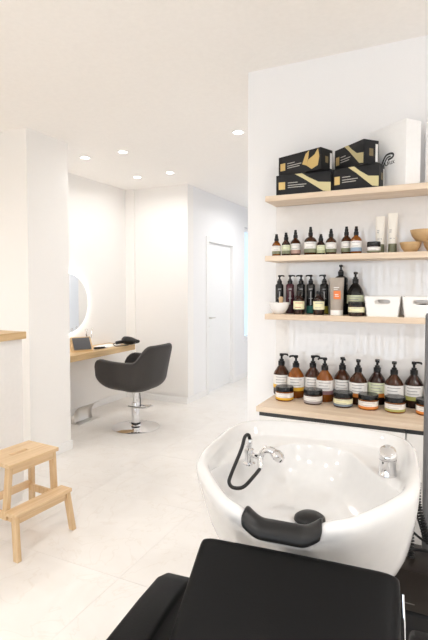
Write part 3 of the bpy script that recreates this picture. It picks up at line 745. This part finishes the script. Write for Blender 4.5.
obj('cable', tube(smooth_path([(-.09, -.05, .371), (-.05, -.08, .42), (.04, -.09, .44), (.12, -.08, .40), (.16, -.06, .371)], 8), .006, 8), BLKP, tr, smooth=True)

# ------------------------------------------------------------------ step stool and reception desk
st = thing('step_stool', 'light birch two-step stool beside the reception desk', 'step stool', (-2.03, 2.0, 0), R(-4))
b = bmesh.new()      # top board with a hand slot: four pieces round the slot joined as one board
x0, x1, y0, y1, sx0, sx1, sy0, sy1 = -.345, -.075, -.175, .175, -.235, -.200, -.060, .060
zt0, zt1 = .478, .50
out_ = [(x0, y0), (x1, y0), (x1, y1), (x0, y1)]; inn = [(sx0, sy0), (sx1, sy0), (sx1, sy1), (sx0, sy1)]
rings_mesh([[Vector((x, y, zt1)) for x, y in inn], [Vector((x, y, zt1)) for x, y in out_], [Vector((x, y, zt0)) for x, y in out_], [Vector((x, y, zt0)) for x, y in inn], [Vector((x, y, zt1)) for x, y in inn]], True, bm=b)
bmesh.ops.remove_doubles(b, verts=b.verts, dist=1e-5)
bmesh.ops.bevel(b, geom=b.edges[:], offset=.002, segments=1, affect='EDGES')
obj('top_step', b, BIRCH, st)
obj('lower_step', box(-.095, 0, -.202, .208, .228, .25, bev=.003, seg=1), BIRCH, st)
def beam(p0, p1, wx, wy):
    P0, P1 = Vector(p0), Vector(p1); bm = bmesh.new(); q = []
    for P in (P0, P1): q.append([bm.verts.new(P + Vector((sx_ * wx / 2, sy_ * wy / 2, 0))) for sx_, sy_ in ((-1, -1), (1, -1), (1, 1), (-1, 1))])
    bm.faces.new(q[0][::-1]); bm.faces.new(q[1])
    for i in range(4): bm.faces.new((q[0][i], q[0][(i + 1) % 4], q[1][(i + 1) % 4], q[1][i]))
    bmesh.ops.bevel(bm, geom=bm.edges[:], offset=.002, segments=1, affect='EDGES'); return bm
for s in (-1, 1):
    obj('leg', beam((.010, s * .198, 0), (-.022, s * .184, .2275), .036, .028), BIRCHX, st)
    obj('leg', beam((-.116, s * .172, .19), (-.108, s * .152, .4775), .038, .026), BIRCHX, st)
    obj('leg', beam((-.370, s * .212, 0), (-.305, s * .158, .4775), .036, .026), BIRCHX, st)
    obj('side_rail', box(-.335, -.02, s * .166 - .009, s * .166 + .009, .185, .227, bev=.002, seg=1), BIRCHX, st)
obj('rear_stretcher', box(-.350, -.330, -.176, .176, .20, .245, bev=.002, seg=1), BIRCH, st)
obj('front_apron', box(-.028, -.010, -.165, .165, .188, .2275, bev=.002, seg=1), BIRCH, st)
obj('upper_apron', box(-.108, -.090, -.15, .15, .435, .4775, bev=.002, seg=1), BIRCH, st)
obj('rear_apron', box(-.330, -.312, -.15, .15, .435, .4775, bev=.002, seg=1), BIRCH, st)

dk = thing('reception_desk', 'white reception desk with wooden top at the left edge', 'desk', (-2.585, 2.36, 0))
obj('desk_body', box(-.45, 0, -1.75, 0, .05, 1.125, bev=.002, seg=1), CABW, dk)
obj('desk_plinth', box(-.44, -.01, -1.74, -.01, 0, .0495), CABW, dk)
obj('desk_top', box(-.50, .022, -1.80, .018, 1.1255, 1.174, bev=.002, seg=1), OAKY, dk)

# ------------------------------------------------------------------ styling place: mirror, console, footrest, chair
mi = thing('round_mirror', 'round backlit wall mirror above the wooden console', 'mirror', (-3.8, 4.075, 1.297))
def disc(r, x0, x1, bev=0, n=72):
    b = lathe([(0, x0), (r, x0), (r, x1), (0, x1)], n); bmesh.ops.rotate(b, verts=b.verts, matrix=Matrix.Rotation(R(90), 3, 'Y')); return b
obj('glass', disc(.335, .040, .046), MIRROR, mi, smooth=True)
obj('backlight', disc(.326, .004, .0395), GLOW, mi, smooth=True)
cz1 = .772; cz0 = .706
tag(obj('console_shelf', box(-3.799, -3.40, 3.325, 4.86, cz0, cz1, bev=.002, seg=1), OAKY), 'thick wooden console shelf under the round mirror', 'console')
# tablet-like board on wooden wedge
tb = thing('menu_board', 'dark slate board on a slanted wooden wedge on the console', 'display board', (-3.57, 4.08, cz1), R(-32))
obj('wedge', rings_mesh([[Vector((x, y, zz)) for x, zz in [(.055, 0), (.060, .012), (-.045, .150), (-.070, .150), (-.070, 0)]] for y in (-.115, .115)], True, True, True), OAKY, tb)
b = box(-.004, .004, -.095, .095, -.075, .075, bev=.001, seg=1)
obj('slate', b, SLATE, tb, loc=(.0135, 0, .084), rot=(0, R(-37.5), 0))
obj('ledge', box(.056, .070, -.11, .11, 0, .016, bev=.001, seg=1), OAKY, tb)
# cup with scissors and combs
cp = thing('tool_cup', 'clear cup of scissors and combs behind the slate board', 'cup', (-3.66, 4.30, cz1))
obj('cup', lathe([(0, 0), (.032, 0), (.036, .09), (.033, .09), (.030, .004), (0, .004)], 20), STEEL, cp, smooth=True)
for k, (dx, dy_, top, m) in enumerate([(.01, -.03, .20, CHROME), (-.012, .02, .185, WHITEP), (.014, .03, .215, CHROME), (-.01, -.012, .17, BLKP)]):
    obj('tool', beam((dx * .5, dy_ * .4, .006), (dx * 1.5, dy_ * 1.5, top), .006, .012), m, cp)
    if m is CHROME:
        b = tube([(math.cos(q) * .0, math.cos(q) * .015, math.sin(q) * .015) for q in [2 * math.pi * i / 12 for i in range(13)]], .003, 6)
        obj('finger_ring', b, CHROME, cp, smooth=True, loc=(dx * 1.5, dy_ * 1.5, top + .014))
cl = thing('hair_clipper', 'small dark clipper lying on the console beside the slate board', 'clipper', (-3.50, 4.30, cz1), R(70))
obj('body', rings_mesh([[Vector((x, .020 * k * math.cos(q), .014 + .0135 * k * math.sin(q))) for q in [2 * math.pi * i / 12 for i in range(12)]] for x, k in [(-.07, .6), (-.06, .9), (0, 1), (.05, .85), (.07, .7)]], True, True, True), BLKP, cl, smooth=True)
obj('blade', box(.07, .088, -.014, .014, .006, .018), CHROME, cl)
pp = obj('paper_sheet', box(-.10, .10, -.145, .145, 0, .006, bev=.001, seg=1), PAPER); pp.location = (-3.60, 4.58, cz1); pp.rotation_euler = (0, 0, R(6))
tag(pp, 'white stack of paper lying on the console', 'paper')
# hair dryer on the end of the console
hd = thing('hair_dryer', 'black hair dryer lying at the right end of the console', 'hair dryer', (-3.415, 4.80, cz1), R(-15))
hd.scale = (1.15, 1.15, 1.15)
b = lathe([(0, -.09), (.030, -.088), (.042, -.07), (.044, -.02), (.040, .04), (.028, .09), (.027, .10), (0, .10)], 22); bmesh.ops.rotate(b, verts=b.verts, matrix=Matrix.Rotation(R(90), 3, 'Y')); bmesh.ops.translate(b, verts=b.verts, vec=(0, -.03, .046))
obj('barrel', b, BLKP, hd, smooth=True)
obj('nozzle', rings_mesh([[Vector((x, -.03 + a_ * math.cos(q), .046 + c_ * math.sin(q))) for q in [2 * math.pi * i / 16 for i in range(16)]] for x, a_, c_ in [(.095, .028, .028), (.115, .03, .022), (.135, .034, .018)]], True, True, True), BLKP, hd, smooth=True)
obj('handle', tube(smooth_path([(-.03, -.03, .04), (-.045, -.09, .035), (-.05, -.16, .03)], 5), .018, 12), BLKP, hd, smooth=True)
obj('rear_grille', lathe([(0, 0), (.030, 0), (.030, .006), (0, .008)], 18), STEEL, hd, smooth=True, loc=(-.09, -.03, .046), rot=(0, R(-90), 0))
obj('cord', tube(smooth_path([(-.05, -.16, .03), (-.05, -.20, .02), (.02, -.22, .008), (.06, -.15, .008), (.05, -.08, .008)], 6), .004, 6), BLKP, hd, smooth=True)

# footrest of bent steel
fr = thing('footrest', 'bent brushed steel footrest on the floor under the console', 'footrest', (-3.55, 4.08, 0))
obj('floor_plate', box(-.13, .10, -.165, .165, 0, .006, bev=.001, seg=1), STEEL, fr)
rows = [[Vector((p.x, y, p.z)) for y in (-.14, -.05, .05, .14)] for p in smooth_path([(.0, 0, .006), (-.012, 0, .055), (-.004, 0, .11), (.026, 0, .155), (.068, 0, .185), (.11, 0, .20)], 5)]
obj('curved_blade', rings_mesh(rows, False), STEEL, fr, smooth='all', solid=.005)

# styling chair
sc_ = thing('styling_chair', 'charcoal tub styling chair on a round chrome base', 'chair', (-2.88, 4.12, 0), R(-93))
def sp(v, p): return math.copysign(abs(v) ** p, v)
def sstep(a, b_, x):
    t = max(0, min(1, (x - a) / (b_ - a))); return t * t * (3 - 2 * t)
NAA, NT = 48, 16; A0 = 138; grid = []
for i in range(NAA + 1):
    ad = -A0 + 2 * A0 * i / NAA; a = R(ad); aa = abs(ad)
    px, py = .335 * sp(math.sin(a), .68), .335 * sp(math.cos(a), .70)
    if py < 0: py *= 1.30
    bk = 1 - sstep(15, 80, aa); zt = .892 - .160 * sstep(21, 64, aa) + .015 * sstep(85, 118, aa); zb = .415
    e = max(0, (aa - 112) / (A0 + 1.5 - 112)); sq = math.sqrt(max(0, 1 - e * e))
    row = []
    for k in range(NT + 1):
        t = k / NT
        if t < .45:
            ph = t / .45 * math.pi / 2; s = .42 + (.54 - .11 * bk) * math.sin(ph); zz = zb + .13 * (1 - math.cos(ph))
        else:
            f = (t - .45) / .55; lean = .10 * (1 - sstep(20, 85, aa)); s = (.96 - .11 * bk) + (.02 + .20 * bk) * f; zz = zb + .13 + (zt - zb - .13) * f
        mid = .575; zz = mid + (zz - mid) * sq
        row.append(Vector((px * s, py * s, zz)))
    grid.append(row)
obj('shell', rings_mesh(grid, False), GREYL, sc_, smooth='all', solid=.05, sub=1)
obj('under_pan', lathe([(0, .395), (.12, .395), (.165, .412), (.16, .44), (0, .44)], 32), GREYL, sc_, smooth=True)
b = bmesh.new()
rg = []
for s, zz in [(.86, .44), (.95, .46), (1, .49), (.97, .515), (.85, .528), (.5, .532)]:
    rg.append([Vector((.262 * s * sp(math.cos(q), .6), -.035 + .275 * s * sp(math.sin(q), .6), zz)) for q in [2 * math.pi * i / 40 for i in range(40)]])
obj('seat_cushion', rings_mesh(rg, True, True, True), GREYL, sc_, smooth='all')
obj('base_plate', lathe([(0, 0), (.250, 0), (.250, .006), (.235, .011), (.10, .020), (.06, .026), (0, .026)], 48), CHROME, sc_, smooth=True)
co = obj('column', lathe([(.060, .026), (.055, .034), (.043, .042), (.043, .262), (.040, .268), (.028, .270), (.028, .396), (0, .396)], 28), CHROME, sc_, smooth=True)
obj('collar', lathe([(.046, .036), (.050, .040), (.050, .050), (.044, .054)], 24), BLKP, co, smooth=True)
a45 = []
obj('foot_pedal', tube(smooth_path([(.05, -.06, .225), (.045, .06, .225), (.045, .16, .235), (.0, .205, .25), (-.05, .17, .24), (-.05, .06, .225), (-.05, -.06, .225)], 6), .008, 8), CHROME, sc_, smooth=True)
obj('lift_lever', tube(smooth_path([(.10, .13, .40), (.105, .14, .33), (.105, .14, .26)], 4), .005, 8), BLKP, sc_, smooth=True)
